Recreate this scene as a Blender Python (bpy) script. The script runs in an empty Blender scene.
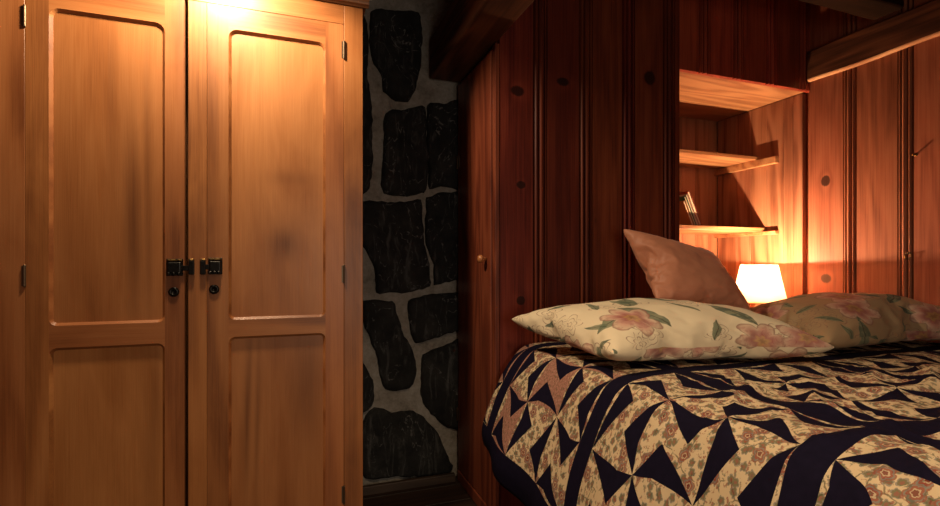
import bpy, bmesh, math, random
from mathutils import Vector, noise as mn
from mathutils.geometry import tessellate_polygon
random.seed(7)
sc = bpy.context.scene
COL = sc.collection

# ------------------------------------------------------------------ helpers
def link(name, bm, mats, parent=None, smooth=False, recalc=True):
    if recalc: bmesh.ops.recalc_face_normals(bm, faces=bm.faces)
    me = bpy.data.meshes.new(name); bm.to_mesh(me); bm.free()
    for m in (mats if isinstance(mats, (list, tuple)) else [mats]): me.materials.append(m)
    if smooth:
        for p in me.polygons: p.use_smooth = True
    o = bpy.data.objects.new(name, me); COL.objects.link(o)
    if parent: par(o, parent)
    return o
def par(o, p):
    o.parent = p
    o.matrix_parent_inverse = wm(p).inverted()
def wm(p):
    from mathutils import Matrix
    M = Matrix.LocRotScale(p.location, p.rotation_euler, p.scale)
    if p.parent: M = wm(p.parent) @ p.matrix_parent_inverse @ M
    return M
def tag(o, label, cat, group=None):
    o['label'] = label; o['category'] = cat
    if group: o['group'] = group
    return o
def thing(name, label, cat, loc=(0, 0, 0), group=None):
    o = bpy.data.objects.new(name, None); COL.objects.link(o); o.location = loc
    o.empty_display_size = .1
    return tag(o, label, cat, group)
def struct(o): o['kind'] = 'structure'; return o
def box(bm, x0, x1, y0, y1, z0, z1, bev=0, mi=0, seg=2):
    vs = [bm.verts.new((x, y, z)) for x in (x0, x1) for y in (y0, y1) for z in (z0, z1)]
    fs = [bm.faces.new([vs[i] for i in q]) for q in
          ((0,1,3,2),(4,6,7,5),(0,4,5,1),(2,3,7,6),(0,2,6,4),(1,5,7,3))]
    for f in fs: f.material_index = mi
    if bev:
        es = list({e for f in fs for e in f.edges})
        r = bmesh.ops.bevel(bm, geom=es, offset=bev, segments=seg, affect='EDGES', profile=.5)
        for f in r['faces']: f.material_index = mi
    return bm
def boxo(name, b, mat, parent=None, bev=.002, smooth=False):
    bm = bmesh.new(); box(bm, *b, bev=bev); return link(name, bm, mat, parent, smooth)
def lathe(bm, prof, n=24, center=(0,0,0), axis='Z', mi=0):
    rings = []
    for r, h in prof:
        ring = []
        for k in range(n):
            a = 2*math.pi*k/n
            p = (r*math.cos(a), r*math.sin(a), h)
            if axis == 'X': p = (p[2], p[0], p[1])
            if axis == 'Y': p = (p[0], p[2], p[1])
            ring.append(bm.verts.new((p[0]+center[0], p[1]+center[1], p[2]+center[2])))
        rings.append(ring)
    for a, b in zip(rings, rings[1:]):
        for k in range(n):
            f = bm.faces.new((a[k], a[(k+1) % n], b[(k+1) % n], b[k])); f.material_index = mi
    for ring in (rings[0], rings[-1]):
        try: bm.faces.new(ring).material_index = mi
        except ValueError: pass
    return bm

# ------------------------------------------------------------------ node helpers
class NT:
    def __init__(s, name):
        s.m = bpy.data.materials.new(name); s.m.use_nodes = True
        s.t = s.m.node_tree; s.t.nodes.clear()
        s.out = s.t.nodes.new('ShaderNodeOutputMaterial')
    def n(s, typ, **kw):
        nd = s.t.nodes.new(typ)
        for k, v in kw.items(): setattr(nd, k, v)
        return nd
    def put(s, sock, v):
        if isinstance(v, bpy.types.NodeSocket): s.t.links.new(v, sock)
        elif v is not None: sock.default_value = v
    def math(s, op, a, b=None, c=None, clamp=False):
        nd = s.n('ShaderNodeMath', operation=op, use_clamp=clamp)
        s.put(nd.inputs[0], a)
        if b is not None: s.put(nd.inputs[1], b)
        if c is not None: s.put(nd.inputs[2], c)
        return nd.outputs[0]
    def comb(s, x, y, z):
        nd = s.n('ShaderNodeCombineXYZ')
        for i, v in enumerate((x, y, z)): s.put(nd.inputs[i], v)
        return nd.outputs[0]
    def sep(s, v):
        nd = s.n('ShaderNodeSeparateXYZ'); s.put(nd.inputs[0], v); return nd.outputs
    def noise(s, vec, scale=1, detail=3, rough=.5, dist=0, color=False):
        nd = s.n('ShaderNodeTexNoise'); s.put(nd.inputs['Vector'], vec)
        nd.inputs['Scale'].default_value = scale; nd.inputs['Detail'].default_value = detail
        nd.inputs['Roughness'].default_value = rough; nd.inputs['Distortion'].default_value = dist
        return nd.outputs['Color' if color else 'Fac']
    def vmul(s, vec, t):
        nd = s.n('ShaderNodeVectorMath', operation='MULTIPLY'); s.put(nd.inputs[0], vec); nd.inputs[1].default_value = t
        return nd.outputs[0]
    def vadd(s, a, b):
        nd = s.n('ShaderNodeVectorMath', operation='ADD'); s.put(nd.inputs[0], a); s.put(nd.inputs[1], b)
        return nd.outputs[0]
    def mix(s, fac, a, b, mode='MIX'):
        nd = s.n('ShaderNodeMix', data_type='RGBA', blend_type=mode)
        s.put(nd.inputs[0], fac)
        for sock, v in ((nd.inputs[6], a), (nd.inputs[7], b)):
            s.put(sock, v if isinstance(v, bpy.types.NodeSocket) else (*v[:3], 1))
        return nd.outputs[2]
    def ramp(s, fac, stops, interp='LINEAR'):
        nd = s.n('ShaderNodeValToRGB'); cr = nd.color_ramp; cr.interpolation = interp
        while len(cr.elements) < len(stops): cr.elements.new(.5)
        for e, (p, c) in zip(cr.elements, stops): e.position = p; e.color = (*c[:3], 1)
        s.put(nd.inputs[0], fac); return nd.outputs[0]
    def step(s, v, lo, hi):
        nd = s.n('ShaderNodeMapRange', interpolation_type='SMOOTHSTEP')
        s.put(nd.inputs[0], v); nd.inputs[1].default_value = lo; nd.inputs[2].default_value = hi
        return nd.outputs[0]
    def bump(s, h, strength, dist=.01):
        nd = s.n('ShaderNodeBump'); nd.inputs['Strength'].default_value = strength
        nd.inputs['Distance'].default_value = dist; s.put(nd.inputs['Height'], h); return nd.outputs[0]
    def finish(s, color, rough=.5, normal=None, spec=.5, metal=0, sheen=0, coat=0, **kw):
        p = s.n('ShaderNodeBsdfPrincipled')
        s.put(p.inputs['Base Color'], color if isinstance(color, bpy.types.NodeSocket) else (*color[:3], 1))
        s.put(p.inputs['Roughness'], rough); p.inputs['Metallic'].default_value = metal
        p.inputs['Specular IOR Level'].default_value = spec
        if sheen: p.inputs['Sheen Weight'].default_value = sheen; p.inputs['Sheen Roughness'].default_value = .4
        if coat: p.inputs['Coat Weight'].default_value = coat; p.inputs['Coat Roughness'].default_value = .25
        if normal: s.t.links.new(normal, p.inputs['Normal'])
        for k, v in kw.items(): p.inputs[k].default_value = v
        s.t.links.new(p.outputs[0], s.out.inputs[0]); return s.m

def srgb(r, g, b):
    return tuple(((c/255)/12.92 if c/255 <= .04045 else ((c/255+.055)/1.055)**2.4) for c in (r, g, b))

def wood(name, dark, mid, light, grain='Z', across='X', rough=.42, knots=(), var=.12, seed=0., spec=.45,
         streak=.45, ring=.3, blotch=.25, ringf=46, coat=0, blob=3.0, asp=.36, bdist=.8, rnd_knots=0, stains=(), hv=.006, kcol=(.010, .004, .0025)):
    t = NT(name)
    P = t.sep(t.n('ShaderNodeTexCoord').outputs['Object'])
    ax = {'X': P[0], 'Y': P[1], 'Z': P[2]}
    third = [k for k in 'XYZ' if k not in (grain, across)][0]
    a, g, o = ax[across], ax[grain], ax[third]
    hor = t.n('ShaderNodeAttribute', attribute_name='hor').outputs['Fac']
    nd = t.n('ShaderNodeMix', data_type='VECTOR'); t.put(nd.inputs[0], hor)
    t.put(nd.inputs[4], t.comb(a, o, g)); t.put(nd.inputs[5], t.comb(g, o, a))
    V0 = nd.outputs[1]
    pid = t.n('ShaderNodeAttribute', attribute_name='pid').outputs['Fac']
    wn = t.n('ShaderNodeTexWhiteNoise', noise_dimensions='1D'); t.put(wn.inputs['W'], t.math('ADD', pid, seed+.5))
    off = t.n('ShaderNodeVectorMath', operation='SCALE'); t.put(off.inputs[0], wn.outputs['Color']); off.inputs['Scale'].default_value = 23.
    V = t.vadd(V0, off.outputs[0])
    st = t.noise(t.vmul(V, (110, 110, 2.2)), 1, 4, .6)
    fine = t.noise(t.vmul(V, (380, 380, 6)), 1, 2, .5)
    fig = t.noise(t.vmul(V, (5, 5, .55)), 1, 2, .45, .4)
    bl = t.noise(t.vmul(V, (blob*2.2, blob*2.2, blob*2.2*asp)), 1, 4, .55, bdist)
    kmask = None
    P0 = t.sep(V0)
    for (ka, kg, ra, rg) in knots:
        da = t.math('DIVIDE', t.math('SUBTRACT', a, ka), ra); dg = t.math('DIVIDE', t.math('SUBTRACT', g, kg), rg)
        d2 = t.math('ADD', t.math('MULTIPLY', da, da), t.math('MULTIPLY', dg, dg))
        bend = t.math('POWER', 2.718, t.math('MULTIPLY', d2, -.30))
        fig = t.math('MULTIPLY_ADD', bend, .10, fig)
        k = t.math('SUBTRACT', 1, t.step(t.math('ADD', t.math('MULTIPLY_ADD', st, .8, d2), t.math('MULTIPLY_ADD', bl, 2.4, -1.2)), 1.1, 2.0))
        kmask = k if kmask is None else t.math('MAXIMUM', kmask, k)
    if rnd_knots:
        vo = t.n('ShaderNodeTexVoronoi', feature='F1'); t.put(vo.inputs['Vector'], t.vmul(V, (5.5, 1.2, 3.2)))
        vo.inputs['Scale'].default_value = 1; vo.inputs['Randomness'].default_value = 1
        k = t.math('SUBTRACT', 1, t.step(t.math('MULTIPLY_ADD', st, .05, vo.outputs['Distance']), .06, .12))
        k = t.math('MULTIPLY', k, t.math('GREATER_THAN', t.sep(vo.outputs['Color'])[0], 1-rnd_knots))
        kmask = k if kmask is None else t.math('MAXIMUM', kmask, k)
    rg = t.math('MULTIPLY_ADD', t.math('SINE', t.math('MULTIPLY', fig, ringf)), .5, .5)
    f = t.math('ADD', t.math('MULTIPLY', st, streak), t.math('ADD', t.math('MULTIPLY', rg, ring), t.math('MULTIPLY', bl, blotch)))
    f = t.math('MULTIPLY_ADD', t.math('SUBTRACT', fine, .5), .22, f)
    col = t.ramp(f, [(.24, dark), (.5, mid), (.78, light)])
    bright = t.math('MULTIPLY_ADD', t.math('SUBTRACT', wn.outputs['Value'], .5), 2*var, 1)
    v = t.n('ShaderNodeHueSaturation'); t.put(v.inputs['Color'], col); t.put(v.inputs['Value'], bright); t.put(v.inputs['Hue'], t.math('MULTIPLY_ADD', t.sep(wn.outputs['Color'])[1], hv, .5-hv/2))
    col = v.outputs[0]
    for (sa, sg, ra, rg, k) in stains:
        da = t.math('DIVIDE', t.math('ADD', t.math('SUBTRACT', a, sa), t.math('MULTIPLY_ADD', fig, .12, -.06)), ra); dg = t.math('DIVIDE', t.math('SUBTRACT', g, sg), rg)
        d2 = t.math('ADD', t.math('MULTIPLY', da, da), t.math('MULTIPLY', dg, dg))
        m = t.math('MULTIPLY', t.math('POWER', 2.718, t.math('MULTIPLY', d2, -1.)), t.math('MULTIPLY_ADD', st, 1.2, .4))
        col = t.mix(t.math('MULTIPLY', m, k, clamp=True), col, tuple(c*.75 for c in dark))
    if kmask is not None: col = t.mix(t.math('MULTIPLY', kmask, .85), col, kcol)
    r = t.math('MULTIPLY_ADD', st, .16, rough-.08)
    return t.finish(col, r, t.bump(t.math('ADD', st, fine), .12, .002), spec, coat=coat)

# ------------------------------------------------------------------ materials
H_D, H_M, H_L = (.16, .048, .013), (.335, .118, .034), (.47, .188, .062)
M_honey = wood('honey birch', H_D, H_M, H_L, rough=.42, streak=.2, ring=.24, blotch=.56, ringf=20, blob=2.6, var=.13, spec=.5, seed=3)
M_panel = wood('figured birch panel', H_D, H_M, H_L, rough=.40, streak=.16, ring=.16, blotch=.85, ringf=14, blob=2.6, asp=.22, bdist=.7, var=.12, stains=[(-.53, 1.32, .035, .36, .75), (-.47, 1.42, .018, .40, .6), (-.60, 1.72, .03, .25, .4), (-.045, 1.23, .05, .06, .7), (-.02, 1.48, .07, .03, .3), (-.16, .62, .015, .3, .6), (-.12, .58, .012, .3, .5), (.05, .70, .05, .22, .5), (-.47, .60, .03, .3, .35)], spec=.45, seed=5)
M_honey_dark = wood('honey birch moulding', (.14, .05, .016), (.25, .10, .035), (.36, .16, .06), grain='X', across='Z', rough=.45, var=.05)
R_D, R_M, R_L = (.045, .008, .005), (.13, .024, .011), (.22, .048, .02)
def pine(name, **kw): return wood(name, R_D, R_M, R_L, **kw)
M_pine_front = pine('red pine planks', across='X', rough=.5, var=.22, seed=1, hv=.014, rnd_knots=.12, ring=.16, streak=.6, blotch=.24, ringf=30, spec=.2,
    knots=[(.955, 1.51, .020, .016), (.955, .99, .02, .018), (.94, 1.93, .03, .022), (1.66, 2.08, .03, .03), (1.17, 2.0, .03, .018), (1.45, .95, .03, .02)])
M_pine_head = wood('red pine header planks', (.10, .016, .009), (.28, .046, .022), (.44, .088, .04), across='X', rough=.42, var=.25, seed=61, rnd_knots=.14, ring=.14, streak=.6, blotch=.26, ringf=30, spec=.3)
M_pine_door = wood('red pine door', (.085, .015, .007), (.17, .034, .015), (.25, .06, .026), across='Y', rough=.42, var=.1, seed=4)
P_D, P_M, P_L = (.13, .034, .015), (.27, .086, .042), (.36, .14, .072)
N_D, N_M, N_L = (.15, .048, .023), (.31, .122, .062), (.40, .175, .095)
M_pine_right = wood('orange pine planks', P_D, P_M, P_L, across='Y', rough=.55, var=.12, seed=9, streak=.6, ring=.14, blotch=.26, ringf=50, spec=.22,
    knots=[(1.912, 1.618, .021, .026), (1.909, 1.075, .026, .022)])
M_pine_niche = wood('orange pine niche boards', N_D, N_M, N_L, across='Y', rough=.55, spec=.25, var=.12, seed=12, rnd_knots=.22)
M_pine_back = wood('orange pine back boards', N_D, N_M, N_L, across='X', rough=.42, var=.15, seed=15, rnd_knots=.1)
M_shelf = wood('pale pine shelf', (.25, .09, .035), (.46, .20, .085), (.58, .29, .13), grain='X', across='Y', rough=.45, seed=20, rnd_knots=.1)
M_beam_y = wood('dark hewn beam', (.028, .009, .004), (.085, .027, .012), (.16, .055, .024), grain='Y', across='Z', rough=.6, seed=22, spec=.3)
M_beam_x = wood('dark joist', (.008, .0035, .002), (.014, .006, .003), (.025, .01, .005), grain='X', across='Z', rough=.8, seed=25, spec=.05)
M_floor = wood('dark floor boards', (.012, .006, .004), (.03, .014, .008), (.05, .024, .013), grain='X', across='Y', rough=.5, var=.25, seed=31)
M_room = wood('plain pine boarding', R_D, R_M, R_L, across='X', rough=.5, var=.2, seed=35)
M_ceil = wood('ceiling boards', (.05, .018, .008), (.11, .04, .017), (.17, .07, .03), grain='Y', across='X', rough=.6, var=.2, seed=40)
M_base = wood('dark baseboard', (.015, .009, .006), (.035, .02, .013), (.06, .036, .024), grain='X', across='Z', rough=.6, seed=41)

t = NT('black metal'); M_black = t.finish((.02, .018, .016), t.math('MULTIPLY_ADD', t.noise(t.n('ShaderNodeTexCoord').outputs['Object'], 150, 3), .4, .15), metal=.8)
t = NT('worn brass'); co = t.n('ShaderNodeTexCoord').outputs['Object']
M_brass = t.finish(t.mix(t.step(t.noise(co, 120, 3), .4, .6), (.30, .17, .05), (.05, .03, .015)), .38, metal=.9)
t = NT('steel'); M_steel = t.finish((.16, .11, .07), .45, metal=.9)

def rubble(name, stone):
    t = NT(name); co = t.n('ShaderNodeTexCoord').outputs['Object']
    n1 = t.noise(co, 9, 5, .6); n2 = t.noise(co, 45, 6, .7); n3 = t.noise(t.vmul(co, (1, 1, .2)), 26, 5, .6, 1.2)
    if stone:
        base = t.ramp(n1, [(.3, (.010, .010, .0105)), (.55, (.022, .0215, .021)), (.8, (.042, .040, .037))])
        # pale mineral veins and drips of whitewash
        vein = t.step(t.math('ABSOLUTE', t.math('SUBTRACT', t.noise(t.vmul(co, (1, 1, .6)), 5, 3, .5, 1.5), .5)), .0, .011)
        vein = t.math('MULTIPLY', t.math('SUBTRACT', 1, vein), t.step(n2, .45, .6))
        scr = t.math('MULTIPLY', t.step(n3, .52, .74), .38)
        col = t.mix(t.math('MAXIMUM', t.math('MULTIPLY', vein, .9), scr), base, (.16, .155, .15))
        return t.finish(col, .8, t.bump(t.math('ADD', n1, n2), .8, .012), spec=.2)
    col = t.ramp(t.math('MULTIPLY_ADD', n2, .5, t.math('MULTIPLY', n1, .5)), [(.3, (.13, .112, .09)), (.5, (.29, .26, .22)), (.7, (.42, .39, .35))])
    return t.finish(col, .9, t.bump(n2, .7, .012), spec=.2)
M_stone = rubble('dark slate stone', True); M_mortar = rubble('grey mortar', False)

def petals(t, vec, v, scale, npet, amp=.28):
    # distance from the flower's own centre, stretched so that the outline has petals
    d = t.n('ShaderNodeVectorMath', operation='SUBTRACT'); t.put(d.inputs[0], vec); t.put(d.inputs[1], v.outputs['Position'])
    D = t.sep(d.outputs[0])
    ang = t.math('ADD', t.math('ARCTAN2', D[1], D[0]), t.math('MULTIPLY', t.sep(v.outputs['Color'])[0], 6.28))
    lobe = t.math('ABSOLUTE', t.math('COSINE', t.math('MULTIPLY', ang, npet/2)))
    return t.math('DIVIDE', v.outputs['Distance'], t.math('MULTIPLY_ADD', lobe, amp, 1-amp))
# quilt --------------------------------------------------------------
def quilt_mat():
    t = NT('patchwork quilt')
    uv = t.n('ShaderNodeUVMap', uv_map='UVMap').outputs[0]
    S = t.sep(uv); A, W = .182, .062; PER = 3*A+W
    wob = t.sep(t.noise(uv, 4.2, 1, .5, 0, True))
    s = t.math('ADD', S[0], t.math('MULTIPLY_ADD', wob[0], .05, -.025)); q = t.math('ADD', S[1], t.math('MULTIPLY_ADD', wob[1], .05, -.025))
    def fold(x, x0):
        return t.math('FLOORED_MODULO', t.math('SUBTRACT', x, x0), PER)
    ms, mq = fold(s, .045-PER), fold(q, 1.27-W/2)
    sash = t.math('MAXIMUM', t.math('LESS_THAN', ms, W), t.math('LESS_THAN', mq, W))
    cs = t.math('DIVIDE', t.math('SUBTRACT', ms, W), A); cq = t.math('DIVIDE', t.math('SUBTRACT', mq, W), A)
    i, j = t.math('FLOOR', cs), t.math('FLOOR', cq)
    fx, fy = t.math('SUBTRACT', cs, i), t.math('SUBTRACT', cq, j)
    even = t.math('LESS_THAN', t.math('FLOORED_MODULO', t.math('ADD', i, j), 2), .5)
    def tri(base, along, pk, h=.44):
        up = t.math('DIVIDE', along, pk); dn = t.math('DIVIDE', t.math('SUBTRACT', 1, along), 1-pk)
        m = t.math('MINIMUM', up, dn)
        return t.math('MULTIPLY', t.math('LESS_THAN', base, t.math('MULTIPLY', m, h)), t.math('GREATER_THAN', base, t.math('MULTIPLY', m, h*.16)))
    ix, iy = t.math('SUBTRACT', 1, fx), t.math('SUBTRACT', 1, fy)
    te = t.math('MAXIMUM', tri(fx, fy, .68), tri(ix, iy, .68))
    to = t.math('MAXIMUM', tri(fy, ix, .68), tri(iy, fx, .68))
    nav = t.math('ADD', t.math('MULTIPLY', even, te), t.math('MULTIPLY', t.math('SUBTRACT', 1, even), to))
    navy = t.math('MAXIMUM', sash, nav)
    # hem: dark binding, thin floral piping
    navy = t.math('MAXIMUM', navy, t.math('LESS_THAN', S[0], .05))
    # prints
    cell = t.comb(t.math('ADD', i, t.math('MULTIPLY', t.math('FLOOR', t.math('DIVIDE', s, PER)), 7)), t.math('ADD', j, t.math('MULTIPLY', t.math('FLOOR', t.math('DIVIDE', q, PER)), 5)), 3.1)
    wn = t.n('ShaderNodeTexWhiteNoise', noise_dimensions='3D'); t.put(wn.inputs['Vector'], cell)
    pink = t.math('MULTIPLY', t.math('GREATER_THAN', wn.outputs['Value'], .6), t.math('MULTIPLY', t.math('LESS_THAN', S[0], .5), t.math('GREATER_THAN', S[1], 1.25)))
    uvd = t.vadd(uv, t.vmul(t.noise(uv, 60, 3, .6, 0, True), (.010, .010, 0)))
    def flowers(sc_, stops, keep, seed, r0=.36, npet=5):
        v = t.n('ShaderNodeTexVoronoi', voronoi_dimensions='2D'); vec = t.vadd(uvd, (seed, seed*1.7, 0)); t.put(v.inputs['Vector'], vec); v.inputs['Scale'].default_value = sc_
        pet = petals(t, vec, v, sc_, npet)
        c = t.ramp(pet, stops, 'CONSTANT')
        m = t.math('MULTIPLY', t.math('LESS_THAN', pet, stops[-1][0]), t.math('LESS_THAN', t.sep(v.outputs['Color'])[1], keep))
        return c, m
    cream = t.mix(t.noise(uv, 14, 3), (.62, .46, .27), (.74, .58, .37))
    c1, m1 = flowers(21, [(0, (.17, .02, .016)), (.10, (.55, .42, .27)), (.15, (.28, .06, .04)), (.25, (.20, .19, .17)), (.31, (.30, .10, .06)), (.38, (.5, .4, .3))], .72, 3.1)
    c2, m2 = flowers(43, [(0, (.22, .05, .035)), (.16, (.10, .105, .045)), (.32, (.24, .22, .19)), (.42, (.5, .4, .3))], .75, 8.3)
    lv = t.n('ShaderNodeTexVoronoi', voronoi_dimensions='2D', feature='DISTANCE_TO_EDGE'); t.put(lv.inputs['Vector'], uvd); lv.inputs['Scale'].default_value = 30
    stem = t.math('MULTIPLY', t.math('LESS_THAN', lv.outputs['Distance'], .04), t.step(t.noise(uv, 22, 1), .5, .56))
    fl = t.mix(t.math('MULTIPLY', stem, .8), cream, (.17, .14, .08)); fl = t.mix(t.math('MULTIPLY', m2, .8), fl, c2); fl = t.mix(t.math('MULTIPLY', m1, .85), fl, c1)
    fine = t.noise(uvd, 75, 3, .65); fine2 = t.noise(uv, 55, 2, .6)
    fl = t.mix(t.math('MULTIPLY', t.step(fine, .55, .60), .75), fl, t.mix(t.step(fine2, .46, .54), (.30, .09, .06), (.14, .15, .10)))
    pk = t.ramp(t.noise(uvd, 120, 3, .7), [(.35, (.14, .12, .06)), (.48, (.36, .16, .12)), (.6, (.42, .22, .16)), (.7, (.5, .36, .24))])
    fl = t.mix(pink, fl, pk)
    nv = t.mix(t.noise(uv, 60, 3), (.005, .004, .012), (.011, .008, .024))
    col = t.mix(navy, fl, nv)
    weave = t.noise(uv, 700, 1); puff = t.noise(uv, 22, 2)
    return t.finish(col, .85, t.bump(t.math('MULTIPLY_ADD', puff, 3, weave), .18, .006), spec=.08)
M_quilt = quilt_mat()

def pillow_floral(name, seed, base):
    t = NT(name)
    uv = t.vadd(t.n('ShaderNodeUVMap', uv_map='UVMap').outputs[0], (seed, seed*.6, 0))
    uvd = t.vadd(uv, t.vmul(t.noise(uv, 9, 3, .55, 0, True), (.05, .05, 0)))
    def vor(vec, s_):
        v = t.n('ShaderNodeTexVoronoi', voronoi_dimensions='2D'); t.put(v.inputs['Vector'], vec); v.inputs['Scale'].default_value = s_; return v
    cream = t.mix(t.noise(uv, 5, 3), base, tuple(c*.86 for c in base))
    def leaves(sc_, keep, seed, l=.42, w=.15):
        vec = t.vadd(uvd, (seed, seed*.7, 0)); v = vor(vec, sc_)
        d = t.n('ShaderNodeVectorMath', operation='SUBTRACT'); t.put(d.inputs[0], vec); t.put(d.inputs[1], v.outputs['Position'])
        D = t.sep(t.vmul(d.outputs[0], (sc_, sc_, 0))); C = t.sep(v.outputs['Color'])
        a = t.math('MULTIPLY', C[2], 6.28); ca, sa = t.math('COSINE', a), t.math('SINE', a)
        x = t.math('ADD', t.math('MULTIPLY', D[0], ca), t.math('MULTIPLY', D[1], sa)); y = t.math('SUBTRACT', t.math('MULTIPLY', D[1], ca), t.math('MULTIPLY', D[0], sa))
        xn = t.math('DIVIDE', x, l); e = t.math('SUBTRACT', t.math('MULTIPLY', t.math('SUBTRACT', 1, t.math('MULTIPLY', xn, xn)), w), t.math('ABSOLUTE', y))
        m = t.math('MULTIPLY', t.math('MULTIPLY', t.step(e, 0, .012), t.math('LESS_THAN', t.math('ABSOLUTE', xn), 1)), t.math('LESS_THAN', C[1], keep))
        rib = t.math('LESS_THAN', t.math('ABSOLUTE', y), .012)
        return m, rib, C[0]
    fl = vor(t.vadd(uvd, (4.2, 1.3, 0)), 4.6)
    pet = petals(t, t.vadd(uvd, (4.2, 1.3, 0)), fl, 4.6, 6, .4)
    fkeep = t.math('LESS_THAN', t.sep(fl.outputs['Color'])[2], .62)
    fm = t.math('MULTIPLY', t.math('SUBTRACT', 1, t.step(pet, .40, .42)), fkeep)
    fc = t.ramp(pet, [(.03, (.30, .13, .05)), (.08, (.50, .26, .09)), (.14, (.38, .11, .10)), (.25, (.60, .30, .23)), (.36, (.66, .46, .32)), (.405, (.25, .12, .09))])
    fc = t.mix(t.math('MULTIPLY', t.step(t.noise(uvd, 55, 2), .5, .62), .5), fc, (.40, .14, .12))
    sk = vor(t.vadd(uvd, (1.7, 8.1, 0)), 8)
    spt = petals(t, t.vadd(uvd, (1.7, 8.1, 0)), sk, 8, 5, .5)
    skm = t.math('MULTIPLY', t.math('SUBTRACT', 1, t.step(t.math('ABSOLUTE', t.math('SUBTRACT', t.math('FLOORED_MODULO', spt, .17), .085)), .008, .02)), t.math('MULTIPLY', t.math('LESS_THAN', t.sep(sk.outputs['Color'])[1], .55), t.math('LESS_THAN', spt, .5)))
    col = t.mix(t.math('MULTIPLY', skm, .75), cream, (.27, .15, .11))
    for sc_, keep, seed, l, w in ((5.5, .62, 2.2, .46, .15), (9, .5, 6.1, .45, .12)):
        m, rib, rr = leaves(sc_, keep, seed, l, w)
        lc = t.mix(rr, (.06, .10, .075), (.17, .20, .12)); lc = t.mix(t.step(t.noise(uvd, 40, 2), .45, .6), lc, (.22, .23, .14)); lc = t.mix(rib, lc, (.05, .06, .04))
        col = t.mix(t.math('MULTIPLY', m, .9), col, lc)
    col = t.mix(t.math('MULTIPLY', fm, .85), col, fc)
    return t.finish(col, .75, t.bump(t.noise(uv, 500, 1), .08, .004), spec=.2, sheen=.05)
M_pillow_a = pillow_floral('cream floral cotton', .0, (.84, .70, .48))
M_pillow_b = pillow_floral('tan floral cotton', 5.3, (.46, .31, .17))
t = NT('dusky pink satin'); uv = t.n('ShaderNodeUVMap', uv_map='UVMap').outputs[0]
M_cushion = t.finish(t.mix(t.noise(t.vmul(uv, (1, 3, 1)), 6, 3, .5, .5), (.50, .19, .105), (.60, .26, .15)), .5, t.bump(t.noise(uv, 400, 1), .06, .003), spec=.35, sheen=.15)
t = NT('mattress ticking'); uv = t.n('ShaderNodeTexCoord').outputs['Object']
M_ticking = t.finish(t.mix(t.noise(uv, 20, 2), (.5, .45, .38), (.6, .55, .47)), .9)
t = NT('page edges'); uv = t.sep(t.n('ShaderNodeTexCoord').outputs['Object'])
M_pages = t.finish(t.mix(t.noise(t.comb(t.math('MULTIPLY', uv[0], 900), uv[1], uv[2]), 1, 2), (.62, .48, .32), (.75, .6, .42)), .9)
def flat(name, c, rough=.6, **kw):
    t = NT(name); co = t.n('ShaderNodeTexCoord').outputs['Object']
    return t.finish(t.mix(t.noise(co, 60, 3), tuple(x*.85 for x in c), tuple(x*1.1 for x in c)), rough, **kw)

# ------------------------------------------------------------------ room shell
X_L, X_R, Y_F, Y_B, CEIL = -1.45, 2.785, -1.7, 2.68, 2.75
def set_pid(bm, key='pid'): return bm.faces.layers.float.get(key) or bm.faces.layers.float.new(key)

bm = bmesh.new(); L = set_pid(bm)
for k in range(26):
    y0 = Y_F-.1+k*.17
    n0 = len(bm.faces); box(bm, X_L-.1, X_R+.13, y0, y0+.167, -.06, 0, bev=.0015, seg=1)
    bm.faces.ensure_lookup_table()
    for f in bm.faces[n0:]: f[L] = k
struct(link('floor', bm, M_floor))
bm = bmesh.new(); L = set_pid(bm)
for k in range(24):
    x0 = X_L-.1+k*.18
    n0 = len(bm.faces); box(bm, x0, x0+.178, Y_F-.1, Y_B+.1, CEIL, CEIL+.05, bev=.003, seg=1)
    bm.faces.ensure_lookup_table()
    for f in bm.faces[n0:]: f[L] = k
struct(link('ceiling', bm, M_ceil))
struct(boxo('wall_left', (X_L-.1, X_L, Y_F-.1, Y_B, 0, CEIL), M_room, bev=0))
struct(boxo('wall_front', (X_L, X_R+.03, Y_F-.1, Y_F, 0, CEIL), M_room, bev=0))

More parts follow.
